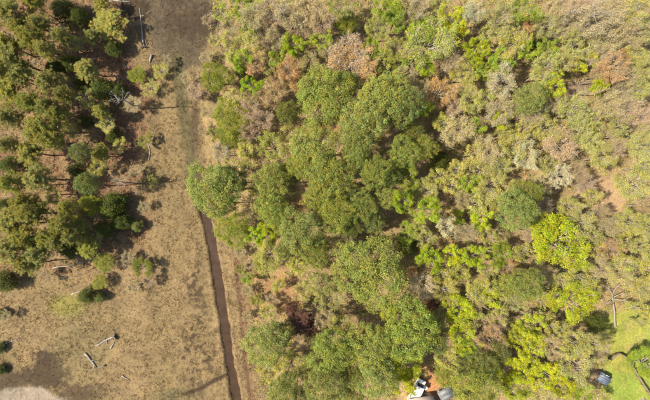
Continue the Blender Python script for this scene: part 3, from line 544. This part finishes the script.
for (x, y, r, k, lab) in BUSH:
    shapes, R0, H0, zf = SH['bare' if k in ('GB', 'PK') else ('lime_small' if k in ('OL', 'ME') else 'ever')]; h = 2.2 + r * .12; zc = h * .7; P = px(x, y, zc); R = r * (CAM_H - zc) / FPX
    t = empty('bush', (P[0], P[1], gz(*P)), TRNG.random() * 6.28, (R / R0, R / R0, h / H0)); tag(t, lab, 'bush', 'bushes at the meadow edge'); trm, crm = shapes[TRNG.integers(len(shapes))]; c = KIND[k][3]
    child('stem', trm, t); child('foliage', crm, t, tuple(q * (.62 if k in ('OL', 'ME') else .85) for q in c))

# ------------------------------------------------------------------ white van, house, sheds, fence
def prism(mb, prof, y0, y1, mat=0):
    """closed side profile in x,z extruded along y"""
    n = len(prof); A = [[p[0], y0, p[1]] for p in prof]; B = [[p[0], y1, p[1]] for p in prof]; V = np.array(A + B); q = [[i, (i + 1) % n, n + (i + 1) % n, n + i] for i in range(n)]; mb.add(V, q, None, mat)
    c0 = np.mean(A, 0); c1 = np.mean(B, 0); k = mb.n; 
    mb.add(np.concatenate([A, [c0]]), None, [[n, (i + 1) % n, i] for i in range(n)], mat); mb.add(np.concatenate([B, [c1]]), None, [[n, i, (i + 1) % n] for i in range(n)], mat)
def mk(name, parent, mat, fn):
    b = MB(); fn(b); return child(name, b.mesh(name, [mat], False, False), parent)
P = px(416.5, 387.5); ang = math.radians(63)
van = empty('van', (P[0], P[1], gz(*P) + .0), ang); tag(van, 'white van parked under lime trees beside the clay yard', 'van')
prof = [(-2.3, .38), (2.25, .38), (2.35, .75), (2.25, 1.05), (1.55, 1.18), (.95, 1.92), (.7, 2.0), (-2.2, 2.0), (-2.32, 1.85), (-2.35, .7)]
body = mk('body', van, M_WHITE, lambda b: prism(b, prof, -.92, .92))
bv = body.modifiers.new('bevel', 'BEVEL'); bv.width = .09; bv.segments = 3; bv.limit_method = 'ANGLE'
mk('windscreen', van, M_GLASS, lambda b: b.add([[1.54, -.78, 1.22], [1.54, .78, 1.22], [1.01, .7, 1.88], [1.01, -.7, 1.88], [1.51, -.78, 1.2], [1.51, .78, 1.2], [.98, .7, 1.86], [.98, -.7, 1.86]], [[0, 1, 2, 3], [7, 6, 5, 4], [0, 4, 5, 1], [1, 5, 6, 2], [2, 6, 7, 3], [3, 7, 4, 0]]))
for s in (-1, 1):
    mk('side_window', van, M_GLASS, lambda b: box(b, (.1, .905 * s - .02, 1.25), (.95, .905 * s + .03, 1.75))); mk('side_window', van, M_GLASS, lambda b: box(b, (-1.9, .905 * s - .02, 1.25), (-.15, .905 * s + .03, 1.75)))
    for xx in (-1.5, 1.45):
        w = mk('wheel', van, M_TYRE, lambda b: tube(b, [[xx, .7 * s, .33], [xx, .95 * s, .33]], [.34, .34], 16)); mk('rim', w, M_GREYMETAL, lambda b: tube(b, [[xx, .94 * s, .33], [xx, .965 * s, .33]], [.2, .2], 12))
    mk('headlight', van, M_LAMP_W, lambda b: box(b, (2.2, .6 * s - .15, .82), (2.37, .6 * s + .15, 1.0))); mk('taillight', van, M_LAMP_R, lambda b: box(b, (-2.38, .78 * s - .08, .9), (-2.3, .78 * s + .08, 1.4))); mk('wing_mirror', van, M_TYRE, lambda b: box(b, (1.05, 1.03 * s - .11, 1.25), (1.2, 1.03 * s + .11, 1.48)))
mk('roof_rack', van, M_GREYMETAL, lambda b: [box(b, (q, -.7, 2.0), (q + .06, .7, 2.07)) for q in (-1.6, -.4, .5)])
mk('bumper', van, M_TYRE, lambda b: box(b, (2.3, -.85, .42), (2.45, .85, .62)))

def gable(name, label, cat, x, y, rz, w, d, hw, hr, roofm, wallm, group=None, over=.3):
    P = px(x, y); t = empty(name, (P[0], P[1], gz(*P) - .05), rz); tag(t, label, cat, group); w2, d2 = w / 2, d / 2
    def wal(b):
        b.add([[-w2, -d2, 0], [w2, -d2, 0], [w2, d2, 0], [-w2, d2, 0], [-w2, -d2, hw], [w2, -d2, hw], [w2, d2, hw], [-w2, d2, hw], [-w2, 0, hr - .06], [w2, 0, hr - .06]], [[0, 1, 5, 4], [2, 3, 7, 6], [1, 2, 6, 5], [3, 0, 4, 7]], [[5, 6, 9], [7, 4, 8]])
    mk('wall', t, wallm, wal); s = (hr - hw) / d2; ex = w2 + over
    for sg in (-1, 1):
        ey = sg * (d2 + over); ez = hw - over * s; a = [[-ex, 0, hr], [ex, 0, hr], [ex, ey, ez], [-ex, ey, ez]]; V = a + [[q[0], q[1], q[2] + .09] for q in a]
        mk('roof', t, roofm, lambda b: b.add(V, [[0, 1, 2, 3], [7, 6, 5, 4], [0, 4, 5, 1], [1, 5, 6, 2], [2, 6, 7, 3], [3, 7, 4, 0]]))
    mk('ridge_cap', t, roofm, lambda b: box(b, (-ex, -.12, hr + .07), (ex, .12, hr + .13)))
    dr = mk('door', t, M_WOOD, lambda b: box(b, (w2 - .02, -.45, .06), (w2 + .05, .45, 2.0))); mk('handle', dr, M_GREYMETAL, lambda b: box(b, (w2 + .05, .3, .95), (w2 + .1, .36, 1.1)))
    for xx in (-w * .25, w * .25):
        f = mk('window', t, M_WHITE, lambda b: box(b, (xx - .4, d2 - .02, 1.0), (xx + .4, d2 + .05, 1.75))); mk('pane', f, M_GLASS, lambda b: box(b, (xx - .32, d2 + .03, 1.07), (xx + .32, d2 + .06, 1.68)))
    return t
h = gable('house', 'house with pinkish grey shingle roof at the bottom edge below the white van', 'house', 420, 407.5, math.radians(8), 5.2, 6.2, 2.7, 4.4, M_SHINGLE, M_WALL)
mk('chimney', h, M_CONC, lambda b: box(b, (-1.6, -1.1, 3.6), (-1.0, -.5, 5.0)))
gable('shed', 'small shed with grey metal roof right of the clay yard', 'shed', 444, 390, math.radians(30), 3.0, 2.1, 2.0, 2.5, M_GREYMETAL, M_WOOD, over=.15)
gable('shed', 'small shed with pale blue metal roof left of the fenced lawn', 'shed', 598.5, 375.5, math.radians(-28), 2.3, 1.9, 1.6, 2.1, M_BLUEMETAL, M_WOOD, over=.15)
P = px(424.5, 386); brl = empty('barrel', (P[0], P[1], gz(*P))); tag(brl, 'white plastic barrel between the white van and the clay yard', 'barrel')
def lathe(b, pr, n=20): tube(b, [[0, 0, z] for r_, z in pr], [r_ for r_, z in pr], n)
mk('drum', brl, M_PLASTIC, lambda b: lathe(b, [(.4, 0), (.46, .1), (.46, .35), (.49, .38), (.46, .41), (.46, .75), (.49, .78), (.46, .81), (.46, 1.05), (.4, 1.15)])); mk('lid', brl, M_PLASTIC, lambda b: lathe(b, [(.43, 1.15), (.43, 1.2), (.36, 1.21)]))
P = px(642, 402); pat = MB(); 
for ix in range(4):
    for iy in range(3): box(pat, (ix * .72 - 1.8, iy * .72 - 1.4, -.05), (ix * .72 - 1.1, iy * .72 - .7, .05), taper=.015)
po = bpy.data.objects.new('patio', pat.mesh('patio', [M_CONC], False, False)); COL.objects.link(po); po.location = (P[0], P[1], gz(*P)); po.rotation_euler = (0, 0, math.radians(35)); po['kind'] = 'structure'

FL = [(607.5, 358), (612, 354), (617, 352), (621, 354), (626, 360), (631, 368), (636, 376), (641, 384), (646, 391), (651, 399), (657, 408)]
fence = None
W = [px(*q) for q in FL]; fence = empty('fence', (W[0][0], W[0][1], gz(*W[0]))); tag(fence, 'weathered wooden fence bending around the mown lawn at lower right', 'fence')
o = W[0]; z0 = gz(*o)
for i, q in enumerate(W):
    zz = gz(*q) - z0; mk('post', fence, M_WOOD, lambda b: box(b, (q[0] - o[0] - .07, q[1] - o[1] - .07, zz - .3), (q[0] - o[0] + .07, q[1] - o[1] + .07, zz + 1.45), taper=.01))
    if i + 1 < len(W):
        e = W[i + 1]; d = (e - q); l = np.linalg.norm(d); M = Matrix.Translation((q[0] - o[0], q[1] - o[1], zz)) @ Matrix.Rotation(math.atan2(d[1], d[0]), 4, 'Z')
        for hz in (.35, .8, 1.22): mk('rail', fence, M_WOOD, lambda b: box(b, (.075, -.03, hz), (l - .075, .03, hz + .12), M=M))
        nb = int(l / .19)
        for j in range(nb): mk('board', fence, M_WOOD, lambda b: box(b, (.1 + j * .19, .033, .1), (.1 + j * .19 + .15, .055, 1.4 + .03 * math.sin(j * 7.3 + i)), M=M))

# ------------------------------------------------------------------ dry grass of the marsh and undergrowth of the woods
def scatter(n, x0, x1, y0, y1, rng): return np.stack([rng.uniform(x0, x1, n), rng.uniform(y0, y1, n)], 1)
rng = np.random.default_rng(3); Pm = scatter(70000, -76, -12, -50, 50, rng); q = np.stack([Pm[:, 0] * 4.561 + 325, 200 - Pm[:, 1] * 4.561], 1)
edge = np.interp(q[:, 1], [-30, 40, 95, 150, 205, 260, 330, 430], [214, 206, 202, 208, 228, 256, 268, 280]); dd = seg_dist(Pm, DITCH)
keep = (q[:, 0] < edge) & (dd > .72 + .4 * rng.random(len(Pm))); keep &= ~(blob(Pm, 26, 410, 42, 21, .08, 16, .12) > .4); cl = fnoise(Pm, 51, .35, 3); keep &= rng.random(len(Pm)) < .45 + .5 * cl; Pm = Pm[keep]
gc = cover(Pm); kk = rng.random(len(Pm)) < np.clip((gc[:, 0] - .05) / .09, .15, 1); Pm = Pm[kk]; gc = gc[kk]
gc = gc; zg = ground_z(Pm); g = MB(); k = 5
B = np.repeat(np.c_[Pm, zg - .02], k, 0); B[:, :2] += rng.normal(size=(len(B), 2)) * .1; D = norm(np.c_[rng.normal(size=(len(B), 2)) * .9 + np.array([.25, .1]), np.full(len(B), .8)]); ht = np.repeat(rng.uniform(.22, .6, len(Pm)), k) * rng.uniform(.6, 1.1, len(B))
tn = rng.uniform(.8, 1.3, (len(B), 1)); slivers(g, B, D, ht, .07, rng, 0, np.repeat(gc, k, 0) * tn * np.array([1.08, 1.05, .95]))
go = bpy.data.objects.new('dry_grass', g.mesh('dry_grass', [M_GRASS])); COL.objects.link(go); tag(go, 'dry straw coloured marsh grass covering the meadow', 'grass', kind='stuff')

rng = np.random.default_rng(4); Pu = scatter(7000, -28, 76, -48, 48, rng); q = np.stack([Pu[:, 0] * 4.561 + 325, 200 - Pu[:, 1] * 4.561], 1)
edge = np.interp(q[:, 1], [-30, 40, 95, 150, 205, 260, 330, 430], [216, 210, 206, 212, 226, 244, 252, 268]); keep = q[:, 0] > edge
for a in ((577, 90, 14, 9), (606, 192, 22, 17), (434, 387, 16, 13), (315, 127, 20, 5), (418, 388, 10, 13), (445, 390, 10, 8), (598, 375, 8, 7)): keep &= (((q[:, 0] - a[0]) / a[2]) ** 2 + ((q[:, 1] - a[1]) / a[3]) ** 2) > 1
keep &= ~(poly_in(Pu, [(600, 318), (612, 345), (606, 362), (602, 385), (598, 420), (700, 440), (720, 300), (640, 305)]) > 0); Pu = Pu[keep]; q = q[keep]
pal = np.array([[.34, .27, .12], [.38, .31, .15], [.34, .32, .08], [.29, .32, .04], [.27, .17, .09], [.18, .21, .03], [.38, .38, .05]]); pr = np.array([.16, .2, .2, .16, .06, .06, .16])
n = len(Pu); ci = rng.choice(len(pal), n, p=pr); rad = rng.uniform(.35, 1.0, n); zu = ground_z(Pu); u = MB(); ctr = np.c_[Pu, zu + rad * .45]
for kk in range(len(pal)):
    s = ci == kk; m = MB(); leaves(m, ctr[s], rad[s], 26, .24, rng, 0, flat=.7, shell=.1, aspect=.5, jit=1.1)
    u.add(np.concatenate(m.v), np.concatenate(m.q), None, 0, np.concatenate(m.qc) * pal[kk])
B = np.repeat(np.c_[Pu, zu], 7, 0); B[:, :2] += rng.normal(size=(len(B), 2)) * .3; D = np.c_[rng.normal(size=(len(B), 2)) * .6, np.full(len(B), .8)]; slivers(u, B, D, rng.uniform(.6, 2.0, len(B)), .05, rng, 0, np.array([.3, .23, .16]) * rng.uniform(.7, 1.3, (len(B), 1)))
uo = bpy.data.objects.new('undergrowth', u.mesh('undergrowth', [M_BRUSH])); COL.objects.link(uo); tag(uo, 'low tangled brush and brambles on the forest floor', 'undergrowth', kind='stuff')

# needle litter sprigs and seedlings under the western pines
rng = np.random.default_rng(6); Pw = scatter(1500, -76, -38, -16, 50, rng); q = np.stack([Pw[:, 0] * 4.561 + 325, 200 - Pw[:, 1] * 4.561], 1); Pw = Pw[q[:, 0] < np.interp(q[:, 1], [-20, 60, 95, 200, 265, 275], [125, 125, 140, 146, 140, 60])]
w = MB(); rad = rng.uniform(.25, .7, len(Pw)); cc = np.array([[.2, .13, .07], [.17, .16, .05], [.26, .2, .12]])[rng.integers(0, 3, len(Pw))]; m = MB(); leaves(m, np.c_[Pw, ground_z(Pw) + rad * .4], rad, 20, .22, rng, 0, shell=.1); w.add(np.concatenate(m.v), np.concatenate(m.q), None, 0, np.concatenate(m.qc) * np.repeat(cc, 20, 0))
wo = bpy.data.objects.new('pine_undergrowth', w.mesh('pine_undergrowth', [M_BRUSH])); COL.objects.link(wo); tag(wo, 'sparse low scrub on the needle covered floor under the pines', 'undergrowth', kind='stuff')
# mown lawn blades
rng = np.random.default_rng(8); Pl = scatter(26000, 58, 76, -48, -24, rng); Pl = Pl[poly_in(Pl, [(600, 318), (612, 345), (606, 362), (602, 385), (598, 420), (700, 440), (720, 300), (640, 305)]) > 0]; gcl = cover(Pl); l = MB(); slivers(l, np.c_[Pl, ground_z(Pl) - .01], np.c_[rng.normal(size=(len(Pl), 2)) * .7, np.ones(len(Pl))], rng.uniform(.08, .25, len(Pl)), .06, rng, 0, gcl * rng.uniform(.8, 1.35, (len(Pl), 1)))
lo = bpy.data.objects.new('lawn_grass', l.mesh('lawn_grass', [M_GRASS])); COL.objects.link(lo); tag(lo, 'short yellowish green lawn grass inside the fence', 'grass', kind='stuff')
